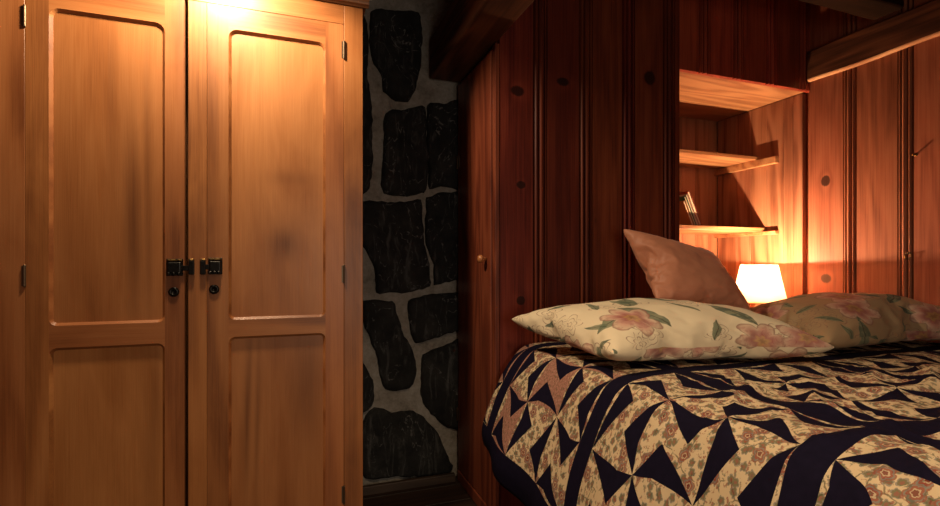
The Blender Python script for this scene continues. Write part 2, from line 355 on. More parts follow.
# back wall: rubble masonry, mortar bed with the slabs proud of it, and the wall behind the closet
STONES = [[(0.371,2.446),(0.465,2.462),(0.594,2.488),(0.621,2.463),(0.632,2.397),(0.628,2.301),(0.617,2.205),(0.598,2.081),(0.553,2.016),(0.492,2.015),(0.432,2.055),(0.419,2.139),(0.386,2.187),(0.367,2.262)],
  [(0.444,1.931),(0.546,1.961),(0.653,1.986),(0.659,1.78),(0.659,1.56),(0.628,1.537),(0.573,1.521),(0.452,1.518),(0.425,1.548),(0.423,1.643),(0.444,1.763)],
  [(0.667,1.992),(0.755,2.015),(0.901,2.034),(0.901,1.583),(0.741,1.581),(0.678,1.564),(0.67,1.781)],
  [(0.322,1.47),(0.492,1.468),(0.559,1.48),(0.625,1.491),(0.635,1.372),(0.642,1.264),(0.667,1.153),(0.673,1.044),(0.573,1.015),(0.478,1.011),(0.397,1.02),(0.389,1.14),(0.347,1.225),(0.319,1.276)],
  [(0.663,1.485),(0.673,1.509),(0.755,1.535),(0.901,1.52),(0.901,1.097),(0.835,1.077),(0.701,1.048),(0.701,1.16),(0.659,1.282)],
  [(0.328,0.962),(0.476,0.953),(0.505,0.873),(0.53,0.772),(0.573,0.723),(0.594,0.648),(0.595,0.578),(0.566,0.509),(0.478,0.498),(0.428,0.534),(0.41,0.612),(0.397,0.713),(0.341,0.827)],
  [(0.57,0.958),(0.698,0.988),(0.901,0.986),(0.901,0.813),(0.835,0.799),(0.628,0.743),(0.595,0.748),(0.576,0.824)],
  [(0.639,0.665),(0.741,0.7),(0.901,0.733),(0.901,0.24),(0.835,0.259),(0.755,0.291),(0.677,0.381),(0.639,0.446),(0.635,0.548)],
  [(0.386,0.414),(0.478,0.378),(0.587,0.374),(0.656,0.313),(0.727,0.232),(0.777,0.109),(0.801,0.037),(0.741,0.025),(0.505,0.052),(0.335,0.07),(0.315,0.281),(0.347,0.375)],
  [(0.233,0.663),(0.322,0.654),(0.367,0.556),(0.373,0.457),(0.328,0.403),(0.233,0.393)],
  [(0.196,2.39),(0.332,2.413),(0.354,2.3),(0.345,2.103),(0.367,1.936),(0.373,1.692),(0.347,1.533),(0.196,1.513)],  # dark slab standing in for the shadow gap beside the wardrobe
  [(-1.395,0.094),(-1.045,0.073),(-1.07,0.334),(-1.4,0.31)],
  [(-0.971,0.103),(-0.532,0.096),(-0.545,0.326),(-0.956,0.321)],
  [(-0.444,0.073),(-0.058,0.094),(-0.076,0.302),(-0.437,0.319)],
  [(-1.381,0.397),(-0.981,0.392),(-0.979,0.71),(-1.375,0.677)],
  [(-0.908,0.399),(-0.649,0.386),(-0.655,0.693),(-0.901,0.687)],
  [(-0.563,0.397),(-0.211,0.398),(-0.204,0.712),(-0.56,0.679)],
  [(-0.119,0.397),(0.023,0.389),(0.008,0.706),(-0.135,0.684)],
  [(-1.37,0.736),(-0.97,0.749),(-0.996,0.945),(-1.379,0.968)],
  [(-0.898,0.734),(-0.664,0.746),(-0.657,0.973),(-0.902,0.973)],
  [(-0.609,0.757),(-0.323,0.741),(-0.308,0.958),(-0.606,0.935)],
  [(-0.232,0.771),(0.036,0.748),(0.018,0.954),(-0.219,0.957)],
  [(-1.372,1.014),(-1.036,1.022),(-1.044,1.291),(-1.371,1.299)],
  [(-0.973,1.01),(-0.61,0.994),(-0.608,1.304),(-0.971,1.304)],
  [(-0.526,1.008),(-0.202,1.023),(-0.229,1.281),(-0.526,1.317)],
  [(-0.132,1.017),(0.013,1.008),(0.013,1.293),(-0.127,1.291)],
  [(-1.409,1.361),(-0.991,1.351),(-1.011,1.625),(-1.4,1.6)],
  [(-0.912,1.343),(-0.611,1.352),(-0.591,1.61),(-0.906,1.599)],
  [(-0.518,1.374),(-0.232,1.348),(-0.245,1.614),(-0.537,1.625)],
  [(-0.163,1.35),(0.032,1.364),(0.032,1.606),(-0.165,1.604)],
  [(-1.396,1.669),(-1.114,1.669),(-1.094,1.984),(-1.41,2.015)],
  [(-1.011,1.67),(-0.599,1.69),(-0.628,2.007),(-1.017,2.004)],
  [(-0.545,1.666),(-0.213,1.655),(-0.199,1.989),(-0.524,1.979)],
  [(-0.115,1.69),(0.036,1.689),(0.023,1.978),(-0.113,1.984)],
  [(-1.389,2.054),(-1.007,2.062),(-1.031,2.289),(-1.376,2.298)],
  [(-0.95,2.045),(-0.551,2.07),(-0.565,2.31),(-0.927,2.311)],
  [(-0.492,2.063),(-0.056,2.04),(-0.08,2.289),(-0.471,2.295)],
  [(0.02,2.038),(0.002,2.043),(0.005,2.281),(0.028,2.313)],
  [(-1.397,2.351),(-1.065,2.364),(-1.056,2.464),(-1.402,2.463)],
  [(-0.977,2.367),(-0.737,2.342),(-0.745,2.465),(-0.975,2.481)],
  [(-0.64,2.363),(-0.351,2.353),(-0.349,2.478),(-0.655,2.478)],
  [(-0.279,2.36),(0.028,2.341),(0.017,2.467),(-0.253,2.487)]]
bm = bmesh.new()
def mortar_y(x, z): return 2.545 + .012*mn.noise(Vector((x*5, z*5, 1.3))) + .004*mn.noise(Vector((x*24, z*24, 4)))
NX, NZ = 58, 64
gx = [-1.45 + (0.9+1.45)*i/NX for i in range(NX+1)]; gz = [CEIL*i/NZ for i in range(NZ+1)]
grid = [[bm.verts.new((x, mortar_y(x, z), z)) for z in gz] for x in gx]
for i in range(NX):
    for j in range(NZ): bm.faces.new((grid[i][j], grid[i+1][j], grid[i+1][j+1], grid[i][j+1]))
box(bm, X_L, .9, 2.60, Y_B+.1, 0, CEIL); box(bm, .9, X_R+.03, Y_B, Y_B+.1, 0, CEIL)
def slab(poly, seed, th=.03):
    # smooth closed outline -> rings, proud of the mortar, edges rounded down
    pts = []
    n = len(poly)
    for k in range(n):
        p0, p1, p2, p3 = (Vector(poly[(k+d) % n]) for d in (-1, 0, 1, 2))
        m = max(2, int((p2-p1).length/.02))
        for q in range(m):
            u = q/m
            c = .5*((2*p1)+(p2-p0)*u+(2*p0-5*p1+4*p2-p3)*u*u+(3*p1-p0-3*p2+p3)*u**3)
            pts.append(c*.55+(p1+(p2-p1)*u)*.45)
    cx = sum(p.x for p in pts)/len(pts); cz = sum(p.y for p in pts)/len(pts); C = Vector((cx, cz))
    pts = [p+(p-C).normalized()*.008+Vector((mn.noise(Vector((p.x*28, p.y*28, seed))), mn.noise(Vector((p.x*28, p.y*28, seed+9)))))*.008+Vector((mn.noise(Vector((p.x*70, p.y*70, seed))), mn.noise(Vector((p.x*70, p.y*70, seed+9)))))*.004 for p in pts]
    rings = []
    for sc_, d in ((1.0, -.02), (.985, .35), (.95, .75), (.86, 1.), (.7, 1.05), (.5, 1.0), (.25, 1.02)):
        r = []
        for p in pts:
            w = C+(p-C)*sc_
            y = mortar_y(w.x, w.y)-th*d*(1 if d > 0 else .1)-(.010*mn.noise(Vector((w.x*8, w.y*8, seed)))+.005*mn.noise(Vector((w.x*30, w.y*30, seed))) if d > .5 else 0)
            r.append(bm.verts.new((w.x, y, w.y)))
        rings.append(r)
    N = len(pts)
    for a, b in zip(rings, rings[1:]):
        for k in range(N):
            bm.faces.new((a[k], a[(k+1) % N], b[(k+1) % N], b[k])).material_index = 1
    cv = bm.verts.new((cx, mortar_y(cx, cz)-th, cz))
    for k in range(N): bm.faces.new((rings[-1][k], rings[-1][(k+1) % N], cv)).material_index = 1
for k, poly in enumerate(STONES): slab(poly, k*3.7)
struct(link('wall_back', bm, [M_mortar, M_stone], smooth=True))
bm = bmesh.new(); box(bm, -1.45, .80, 2.475, 2.50, 0, .045, bev=.004)
struct(link('baseboard_back', bm, M_base))

# profiled boarding: flat planks with a beaded strip between them
def boarding(bm, strips, a_end0, a_end1, z0, z1, place, back, pid0=0):
    """strips: (start, end) of every beaded strip along the wall; place(a, d, z) -> world, d = depth into the wall"""
    L = set_pid(bm)
    segs = []; a = a_end0; k = pid0
    prof = []
    for (s0, s1) in strips+[(a_end1, None)]:
        if s0-a > 1e-4: prof += [(a, .0, k), (s0, .0, k)]
        k += 1
        if s1 is None: break
        w = s1-s0
        P = [(0, 0), (.03, .014), (.13, .014), (.16, .002)]
        P += [(.16+.17*q/6, .002-.006*math.sin(math.pi*q/6)) for q in range(1, 7)]
        P += [(.36, .011), (.43, .011), (.46, .001)]
        P += [(.46+.26*q/8, .001-.006*math.sin(math.pi*q/8)) for q in range(1, 9)]
        P += [(.75, .010), (.82, .010), (.84, .0), (.92, .0), (.94, .014), (.98, .014), (1, 0)]
        prof += [(s0+w*u, d, k) for u, d in P]
        k += 1; a = s1
    va = [bm.verts.new(place(p[0], p[1], z0)) for p in prof]; vb = [bm.verts.new(place(p[0], p[1], z1)) for p in prof]
    for i in range(len(prof)-1):
        f = bm.faces.new((va[i], va[i+1], vb[i+1], vb[i])); f[L] = prof[i+1][2]
    ea0, ea1 = bm.verts.new(place(prof[0][0], back, z0)), bm.verts.new(place(prof[0][0], back, z1))
    eb0, eb1 = bm.verts.new(place(prof[-1][0], back, z0)), bm.verts.new(place(prof[-1][0], back, z1))
    bm.faces.new((va[0], vb[0], ea1, ea0)); bm.faces.new((va[-1], eb0, eb1, vb[-1])); bm.faces.new((ea0, ea1, eb1, eb0))
    bm.faces.new([ea0]+va+[eb0]); bm.faces.new([eb1]+vb[::-1]+[ea1])

# right wall: runs from behind the camera to the slot beside the niche
bm = bmesh.new()
st = [(1.751-.2537*k, 1.820-.2537*k) for k in range(13, -1, -1)]
boarding(bm, st, Y_F, 2.005, 0, CEIL, lambda a, d, z: (X_R+d, a, z), .03)
box(bm, X_R+.03, X_R+.13, Y_F-.1, Y_B+.1, 0, CEIL)
struct(link('wall_right', bm, M_pine_right))

# ------------------------------------------------------------------ built-in closet
cl = thing('built_in_closet', 'built-in red pine plank closet with an open shelf niche behind the bed', 'closet', (1.35, 2.3, 0))
XC0, XN = .85, 1.847
bm = bmesh.new()
fs = [(1.014+.2415*k, 1.090+.2415*k) for k in range(4)]
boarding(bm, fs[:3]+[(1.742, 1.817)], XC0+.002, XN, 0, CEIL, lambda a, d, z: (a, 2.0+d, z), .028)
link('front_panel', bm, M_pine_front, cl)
bm = bmesh.new()
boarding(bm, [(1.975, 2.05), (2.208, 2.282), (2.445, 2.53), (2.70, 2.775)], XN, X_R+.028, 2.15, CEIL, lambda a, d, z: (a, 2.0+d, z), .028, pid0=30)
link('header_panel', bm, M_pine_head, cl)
# underside of the niche opening
bm = bmesh.new(); box(bm, XN-.04, X_R-.004, 2.03, 2.655, 2.152, 2.175, bev=.002)
link('niche_ceiling', bm, M_shelf, cl)
# side boards of the niche on the right wall
bm = bmesh.new(); L = set_pid(bm); ys = [2.043, 2.10, 2.16, 2.275, 2.39, 2.50, 2.655]
for k, (a, b) in enumerate(zip(ys, ys[1:])):
    n0 = len(bm.faces); box(bm, X_R-.002, X_R+.028, a, b-.0006, 0.02, 2.15, bev=.0018, seg=1); bm.faces.ensure_lookup_table()
    for f in bm.faces[n0:]: f[L] = k
link('niche_side_panel', bm, M_pine_niche, cl)
bm = bmesh.new(); L = set_pid(bm)
k = 0; a = XN-.05
while a < X_R-.01:
    b = min(a+.113, X_R-.003); n0 = len(bm.faces); box(bm, a, b-.0006, 2.655, 2.675, .02, 2.18, bev=.002, seg=1); bm.faces.ensure_lookup_table()
    for f in bm.faces[n0:]: f[L] = k
    k += 1; a = b
link('niche_back_panel', bm, M_pine_back, cl)
boxo('niche_partition', (XN-.03, XN-.006, 2.03, 2.655, .02, 2.15), M_pine_niche, cl)
boxo('shelf', (XN-.005, X_R-.004, 2.32, 2.654, 1.816, 1.837), M_shelf, cl)
boxo('shelf', (XN-.005, X_R-.004, 2.28, 2.654, 1.360, 1.384), M_shelf, cl)
boxo('shelf', (XN-.005, X_R-.004, 2.04, 2.654, .742, .766), M_shelf, cl)
boxo('cleat', (X_R-.034, X_R-.003, 2.19, 2.654, 1.772, 1.8155), M_shelf, cl, bev=.003)
boxo('cleat', (X_R-.034, X_R-.003, 2.19, 2.654, 1.338, 1.3595), M_shelf, cl, bev=.003)
# left face: corner post and the narrow door
bm = bmesh.new(); box(bm, XC0-.02, XC0+.001, 1.998, 2.032, 0, 2.128, bev=.003); link('corner_post', bm, M_pine_door, cl)
bm = bmesh.new(); box(bm, XC0-.004, XC0+.02, 2.03, 2.66, 0, CEIL); link('side_panel', bm, M_pine_door, cl)
dr = boxo('door', (XC0-.027, XC0-.005, 2.036, 2.50, .06, 2.11), M_pine_door, cl, bev=.003)
bm = bmesh.new(); lathe(bm, [(.003, 0), (.009, .001), (.008, .012), (.012, .018), (.018, .026), (.019, .033), (.015, .040), (.006, .043)], 20, (0, 0, 0), 'X')
for v in bm.verts: v.co = Vector((XC0-.027-v.co.x, 2.085+v.co.y, 1.178+v.co.z))
o = link('knob', bm, wood('turned knob', (.2, .06, .02), (.36, .13, .045), (.5, .2, .07), across='Y', rough=.25), dr, True); o['label'] = 'round turned wooden knob'
for z in (.35, 1.70):
    bm = bmesh.new(); lathe(bm, [(.004, -.035), (.005, -.03), (.005, .03), (.004, .035)], 10, (XC0-.03, 2.503, z)); box(bm, XC0-.03, XC0-.0265, 2.478, 2.50, z-.03, z+.03)
    link('hinge', bm, M_steel, dr)
boxo('baseboard', (XC0-.032, XC0-.004, 2.034, 2.50, 0, .055), M_pine_door, cl, bev=.004)

# ------------------------------------------------------------------ beams
def beam(name, b, mat, label, axis, amp=.006, seed=0, bev=.012):
    bm = bmesh.new(); x0, x1, y0, y1, z0, z1 = b
    box(bm, *b)
    ax = 'XYZ'.index(axis)
    lo, hi = b[2*ax], b[2*ax+1]; n = int((hi-lo)/.05)
    for k in range(1, n):
        pl = [0, 0, 0]; pl[ax] = lo+(hi-lo)*k/n; nn = [0, 0, 0]; nn[ax] = 1
        bmesh.ops.bisect_plane(bm, geom=bm.verts[:]+bm.edges[:]+bm.faces[:], plane_co=pl, plane_no=nn)
    es = [e for e in bm.edges if len(e.link_faces) == 2 and e.calc_face_angle(0) > 1 and abs((e.verts[0].co-e.verts[1].co).normalized()[ax]) > .9]
    bmesh.ops.bevel(bm, geom=es, offset=bev, segments=3, affect='EDGES', profile=.5)
    for v in bm.verts:
        p = v.co*6; p[ax] *= .6
        d = Vector((mn.noise(p+Vector((seed, 0, 0))), mn.noise(p+Vector((0, seed, 5))), mn.noise(p+Vector((9, 0, seed)))))*amp
        d[ax] = 0; v.co += d
    bm.normal_update()
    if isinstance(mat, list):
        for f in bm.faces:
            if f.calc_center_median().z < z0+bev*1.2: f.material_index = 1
    return tag(link(name, bm, mat), label, 'beam')
M_lit_edge = wood('painted lamplit edge', (.30, .13, .06), (.50, .25, .12), (.62, .36, .19), grain='Y', across='X', rough=.6, seed=70, spec=.2)  # pale tone paints the bedside lamp's glow onto the beam underside
beam('ceiling_beam', (.67, .843, Y_F+.01, 2.50, 2.132, 2.345), M_beam_y, 'thick dark ceiling beam running into the stone wall beside the closet', 'Y', .005, 2)
beam('wall_beam', (2.748, 2.782, Y_F+.01, 1.990, 2.193, 2.367), [M_beam_y, M_lit_edge], 'dark rough beam with a lower edge coloured as lamplit along the right plank wall', 'Y', .006, 5, .012)
beam('ceiling_joist', (X_L+.01, 2.73, 1.51, 1.64, 2.374, 2.51), M_beam_x, 'dark ceiling joist crossing the room above the beam on the right wall', 'X', .005, 8)

# ------------------------------------------------------------------ wardrobe
YW = 1.98
wr = thing('wardrobe', 'tall honey-coloured wooden wardrobe with two panelled doors against the stone wall', 'wardrobe', (-.32, 2.2, 0))
bm = bmesh.new()
box(bm, -.896, -.876, 2.0, 2.46, 0.0, 2.17); box(bm, .234, .254, 2.0, 2.46, 0.0, 2.17)
box(bm, -.876, .234, 2.44, 2.46, .06, 2.17); box(bm, -.876, .234, 2.0, 2.44, .06, .08); box(bm, -.876, .234, 2.0, 2.44, 2.15, 2.17)
link('body', bm, M_honey, wr)
bm = bmesh.new(); L = set_pid(bm)
for k, (a, b) in enumerate(((-.896, -.8235), (-.358, -.298), (.1815, .254))):
    n0 = len(bm.faces); box(bm, a, b, YW, 2.002, 0 if k != 1 else .05, 2.0935 if k == 1 else 2.17, bev=.0015, seg=1); bm.faces.ensure_lookup_table()
    for f in bm.faces[n0:]: f[L] = 2.3+k
link('face_frame', bm, M_honey, wr)
def hbox(name, b, mat, parent, bev=.0015, pid=0):
    bm = bmesh.new(); box(bm, *b, bev=bev, seg=1); h = set_pid(bm, 'hor'); L = set_pid(bm)
    for f in bm.faces: f[h] = 1; f[L] = pid
    return link(name, bm, mat, parent)
hbox('top_rail', (-.8235, .1815, YW, 2.002, 2.094, 2.17), M_honey, wr, pid=8)
hbox('bottom_rail', (-.8235, .1815, YW+.003, 2.002, 0, .05), M_honey, wr, pid=9)
bm = bmesh.new()
pr = [(0, 2.170), (-.006, 2.170), (-.010, 2.174), (-.018, 2.178), (-.022, 2.186), (-.024, 2.198), (-.030, 2.202), (-.030, 2.225), (0, 2.225)]
a0 = [bm.verts.new((-.92, YW+y, z)) for y, z in pr]; a1 = [bm.verts.new((.276, YW+y, z)) for y, z in pr]
for k in range(len(pr)): bm.faces.new((a0[k], a0[(k+1) % len(pr)], a1[(k+1) % len(pr)], a1[k]))
bm.faces.new(a0); bm.faces.new(a1[::-1]); box(bm, -.91, .266, YW+.001, 2.46, 2.171, 2.22)
link('cornice', bm, M_honey_dark, wr)

def rrect(x0, x1, z0, z1, rt, rb, n=5):
    out = []
    for cx, cz, a0, r in ((x1-rt, z1-rt, 0, rt), (x0+rt, z1-rt, 90, rt), (x0+rb, z0+rb, 180, rb), (x1-rb, z0+rb, 270, rb)):
        for k in range(n+1):
            a = math.radians(a0+90*k/n); out.append((cx+r*math.cos(a), cz+r*math.sin(a)))
    return out
def make_door(name, x0, x1, z0, z1, px0, px1, up, lowp, pid, label):
    """framed door: outline minus two chamfered panel openings"""
    bm = bmesh.new(); C = .0085; D = .012
    outer = [(x0, z0), (x1, z0), (x1, z1), (x0, z1)]
    inn = [rrect(px0, px1, up[0], up[1], .020, .012), rrect(px0, px1, lowp[0], lowp[1], .014, .012)]
    big = [rrect(px0-C, px1+C, up[0]-C, up[1]+C, .022+C, .014+C), rrect(px0-C, px1+C, lowp[0]-C, lowp[1]+C, .014+C, .012+C)]
    loops = [[Vector((p[0], p[1], 0)) for p in lp] for lp in [outer]+big]
    flatp = [p for lp in loops for p in lp]
    vs = [bm.verts.new((p.x, YW, p.y)) for p in flatp]
    for tri in tessellate_polygon(loops):
        try: bm.faces.new([vs[i] for i in tri])
        except ValueError: pass
    n = 4
    ob = [bm.verts.new((p[0], YW+.021, p[1])) for p in outer]
    for k in range(4): bm.faces.new((vs[k], vs[(k+1) % 4], ob[(k+1) % 4], ob[k]))
    bm.faces.new(ob)
    for lp in inn:
        N = len(lp); iv = [bm.verts.new((p[0], YW+D*.8, p[1])) for p in lp]; iw = [bm.verts.new((p[0], YW+D+.006, p[1])) for p in lp]
        for k in range(N):
            k2 = (k+1) % N
            bm.faces.new((vs[n+k], vs[n+k2], iv[k2], iv[k])); bm.faces.new((iv[k], iv[k2], iw[k2], iw[k]))
        n += N
    for xx in (px0-C, px1+C):
        bmesh.ops.bisect_plane(bm, geom=bm.verts[:]+bm.edges[:]+bm.faces[:], plane_co=(xx, 0, 0), plane_no=(1, 0, 0))
    h = set_pid(bm, 'hor'); L = set_pid(bm)
    for f in bm.faces:
        c = f.calc_center_median()
        if px0-C < c.x < px1+C:
            f[h] = 1; f[L] = pid + (1.3 if c.z > up[1]-.03 else 2.3 if c.z > lowp[1]-.03 else 3.3)
        else: f[L] = pid + (.2 if c.x < px0 else .7)
    d = link(name, bm, M_honey, wr); d['label'] = label
    for nm, (a, b) in (('upper_panel', up), ('lower_panel', lowp)):
        bm = bmesh.new(); L = set_pid(bm); box(bm, px0-.012, px1+.012, YW+.0115, YW+.0175, a-.012, b+.012)
        for f in bm.faces: f[L] = pid+5.1+(nm == 'lower_panel')*1.7
        link(nm, bm, M_panel, d)
    return d
dl = make_door('door', -.8225, -.369, .053, 2.0925, -.752, -.438, (.958, 1.988), (.19, .868), 11, 'left panelled door')
drr = make_door('door', -.297, .180, .053, 2.0925, -.2195, .103, (.958, 2.003), (.19, .879), 29, 'right panelled door')
def latch(x0, x1, z, parent):
    bm = bmesh.new()
    box(bm, x0, x1, YW-.004, YW-.0003, z-.030, z+.030, bev=.002, seg=1, mi=0)
    box(bm, x0+.004, x1-.004, YW-.016, YW-.004, z-.022, z+.018, bev=.005, seg=3, mi=0)
    box(bm, x0+.002, x1-.002, YW-.012, YW-.004, z+.020, z+.029, bev=.003, seg=2, mi=1)
    for q in range(3):
        xx = x0+.010+(x1-x0-.02)*q/2
        box(bm, xx-.004, xx+.004, YW-.019, YW-.004, z-.029, z-.018, bev=.002, seg=1, mi=0)
    xa, xb = (x1-.02, x1+.022) if parent is dl else (x0-.012, x0+.02)
    box(bm, xa, xb, YW-.011, YW-.005, z-.012, z+.006, bev=.002, seg=2)
    o = link('latch', bm, [M_black, M_brass], parent); o['label'] = 'black metal slide latch'; return o
latch(-.425, -.373, 1.142, dl)
bm = bmesh.new(); box(bm, -.355, -.337, YW-.014, YW-.0003, 1.116, 1.166, bev=.003, seg=2); box(bm, -.355, -.337, YW-.012, YW-.0003, 1.164, 1.172, bev=.002, seg=1, mi=1)
link('latch_keeper', bm, [M_black, M_brass], wr)
bm = bmesh.new(); box(bm, -.319, -.301, YW-.014, YW-.0003, 1.116, 1.166, bev=.003, seg=2); box(bm, -.319, -.301, YW-.012, YW-.0003, 1.164, 1.172, bev=.002, seg=1, mi=1)
link('latch_keeper', bm, [M_black, M_brass], wr)
latch(-.294, -.248, 1.146, drr)
for x, z, p in ((-.402, 1.055, dl), (-.275, 1.062, drr)):
    bm = bmesh.new(); lathe(bm, [(.017, 0), (.017, .003), (.014, .006), (.0075, .0065), (.0065, .003), (.001, .002)], 24, (0, 0, 0), 'Y')
    for v in bm.verts: v.co = Vector((x+v.co.x, YW-.0003-v.co.y, z+v.co.z))
    o = link('keyhole', bm, M_black, p, True); o['label'] = 'round black keyhole plate'
for x, zs, p in ((-.823, (1.955, 1.115, .25), dl), (.1808, (1.993, 1.115, .25), drr)):
    for z in zs:
        bm = bmesh.new(); lathe(bm, [(.003, -.036), (.0042, -.034), (.0042, .034), (.003, .036)], 12, (x, YW-.003, z)); box(bm, x-.009, x+.002, YW-.001, YW+.003, z-.033, z+.033)
        link('hinge', bm, M_steel, p)

# ------------------------------------------------------------------ bed
QZ = .80
bd = thing('bed', 'high double bed under the patchwork quilt, its head against the plank closet', 'bed', (1.83, .95, 0))
boxo('bed_base', (.99, 2.66, -.30, 1.90, .30, .48), wood('bed frame pine', R_D, R_M, R_L, grain='Y', across='Z', seed=50), bd, bev=.01)
for x in (1.02, 2.58):
    for y in (-.27, 1.82): boxo('leg', (x, x+.06, y, y+.06, 0, .30), M_pine_front, bd, bev=.005)
bm = bmesh.new(); box(bm, .985, 2.67, -.30, 1.915, .481, .74, bev=.05, seg=4); link('mattress', bm, M_ticking, bd, True)

PROF = [(.752, .385), (.745, .44), (.757, .50), (.786, .57), (.832, .66), (.880, .735), (.925, .782), (.975, .802), (1.05, .808)]
def cr(pts, x):
    n = len(pts)-1; k = min(int(x), n-1); u = x-k
    p = [Vector(pts[max(0, min(n, k+d))]) for d in (-1, 0, 1, 2)]
    return .5*((2*p[1])+(p[2]-p[0])*u+(2*p[0]-5*p[1]+4*p[2]-p[3])*u*u+(3*p[1]-p[0]-3*p[2]+p[3])*u**3)
dense = [cr(PROF, k*8/160) for k in range(161)]
arc = [0]
for a, b in zip(dense, dense[1:]): arc.append(arc[-1]+(b-a).length)
SEDGE = arc[-1]
def prof_at(s):
    if s >= SEDGE: return Vector((1.05+(s-SEDGE), .808))
    import bisect
    k = max(0, min(159, bisect.bisect_right(arc, s)-1)); u = (s-arc[k])/(arc[k+1]-arc[k]); return dense[k].lerp(dense[k+1], u)
def qpos(s, y):
    p = prof_at(s); x, z = p.x, p.y
    side = max(0., 1-s/.42)
    drop = min(.16, max(0, (1.93-y)*.24))
    z -= drop*side**1.1
    x += side*(.020*math.sin(y*9.5+.6)+.012*math.sin(y*21+s*5)) + side*.02*mn.noise(Vector((s*4, y*3, 2)))
    top = min(1, max(0, (s-.3)/.25))
    rid = 1-abs(mn.noise(Vector((x*2.6+y*1.1, y*4.4-x*1.2, 8))))*2; rid2 = 1-abs(mn.noise(Vector((x*4.5-y*2, y*6.5+x*1.5, 2))))*2
    und = 1-.85*min(1, max(0, (y-1.02)/.2)); top *= und; z += .85*(1-und)*0
    z += top*(.020*max(0, rid)**3+.012*max(0, rid2)**3-.012)
    z += top*(.014*mn.noise(Vector((x*2.3, y*2.3, .7)))+.009*mn.noise(Vector((x*5.5, y*7, 3.3)))+.004*mn.noise(Vector((x*14, y*18, 6))))
    z -= .02*max(0, (x-2.45)/.25)*top
    # soft dent in front of the pillows
    return Vector((x, y, z))
bm = bmesh.new(); uvl = bm.loops.layers.uv.new('UVMap')
SL = SEDGE+1.625; NS, NY = 210, 190; Y0, Y1 = -.33, 1.945
gs = [SL*i/NS for i in range(NS+1)]; gy = [Y0+(Y1-Y0)*j/NY for j in range(NY+1)]
G = [[bm.verts.new(qpos(s, y)) for y in gy] for s in gs]
for i in range(NS):
    for j in range(NY):
        f = bm.faces.new((G[i][j], G[i+1][j], G[i+1][j+1], G[i][j+1]))
        for lp, (a, b) in zip(f.loops, ((i, j), (i+1, j), (i+1, j+1), (i, j+1))): lp[uvl].uv = (gs[a], gy[b])
        f.smooth = True
ql = link('quilt', bm, M_quilt, recalc=False)
md = ql.modifiers.new('thickness', 'SOLIDIFY'); md.thickness = .018; md.offset = -1
tag(ql, 'navy and cream patchwork quilt with floral prints spread over the bed', 'quilt')

# ------------------------------------------------------------------ pillows (cloth inflated, then laid in place)
def inflate(w, d, pressure, nx, ny, seed, frames=28, shrink=0.):
    bm = bmesh.new(); uvl = bm.loops.layers.uv.new('UVMap')
    top = {}; bot = {}
    rnd = random.Random(seed)
    for i in range(nx+1):
        for j in range(ny+1):
            x, y = w*(i/nx-.5), d*(j/ny-.5)
            edge = i in (0, nx) or j in (0, ny)
            jz = (rnd.random()-.5)*.004
            v = bm.verts.new((x, y, 0 if edge else .012+jz)); top[i, j] = v
            bot[i, j] = v if edge else bm.verts.new((x, y, -.012+jz))
    for i in range(nx):
        for j in range(ny):
            for T, fl in ((top, 0), (bot, 1)):
                q = [(i, j), (i+1, j), (i+1, j+1), (i, j+1)]
                if fl: q = q[::-1]
                f = bm.faces.new([T[k] for k in q])
                for lp, k in zip(f.loops, q): lp[uvl].uv = (w*k[0]/nx+(3 if fl else 0), d*k[1]/ny)
                f.smooth = True
    me = bpy.data.meshes.new('pillow_cloth'); bm.to_mesh(me); bm.free()
    o = bpy.data.objects.new('pillow_cloth', me); COL.objects.link(o)
    m = o.modifiers.new('Cloth', 'CLOTH'); cs = m.settings
    cs.quality = 6; cs.mass = .25; cs.use_pressure = True; cs.uniform_pressure_force = pressure
    cs.tension_stiffness = 25; cs.compression_stiffness = 12; cs.shear_stiffness = 8; cs.bending_stiffness = .12; cs.air_damping = 4
    cs.shrink_min = shrink; cs.effector_weights.gravity = 0
    m.collision_settings.use_self_collision = False; m.collision_settings.use_collision = False
    m.point_cache.frame_start = 1; m.point_cache.frame_end = frames
    for f in range(1, frames+1): sc.frame_set(f)
    ev = o.evaluated_get(bpy.context.evaluated_depsgraph_get())
    nm = bpy.data.meshes.new_from_object(ev)
    bpy.data.objects.remove(o); sc.frame_set(1)
    return nm
def pillow(name, w, d, pressure, seed, mat, place, label, cat, group=None, nx=44, ny=32, shrink=0.):
    me = inflate(w, d, pressure, nx, ny, seed, shrink=shrink)
    xs = [v.co.x for v in me.vertices]; ysx = [v.co.y for v in me.vertices]; zs = [v.co.z for v in me.vertices]
    print('PILLOW', name, min(xs), max(xs), min(ysx), max(ysx), min(zs), max(zs))
    hx, hy, hz = max(map(abs, xs)), max(map(abs, ysx)), max(map(abs, zs))
    for v in me.vertices: v.co = place(v.co.x/hx, v.co.y/hy, v.co.z/hz)
    for p in me.polygons: p.use_smooth = True
    me.name = name; me.materials.clear(); me.materials.append(mat)
    o = bpy.data.objects.new(name, me); COL.objects.link(o)
    sb = o.modifiers.new('smooth', 'SUBSURF'); sb.levels = 1; sb.render_levels = 2
    return tag(o, label, cat, group)
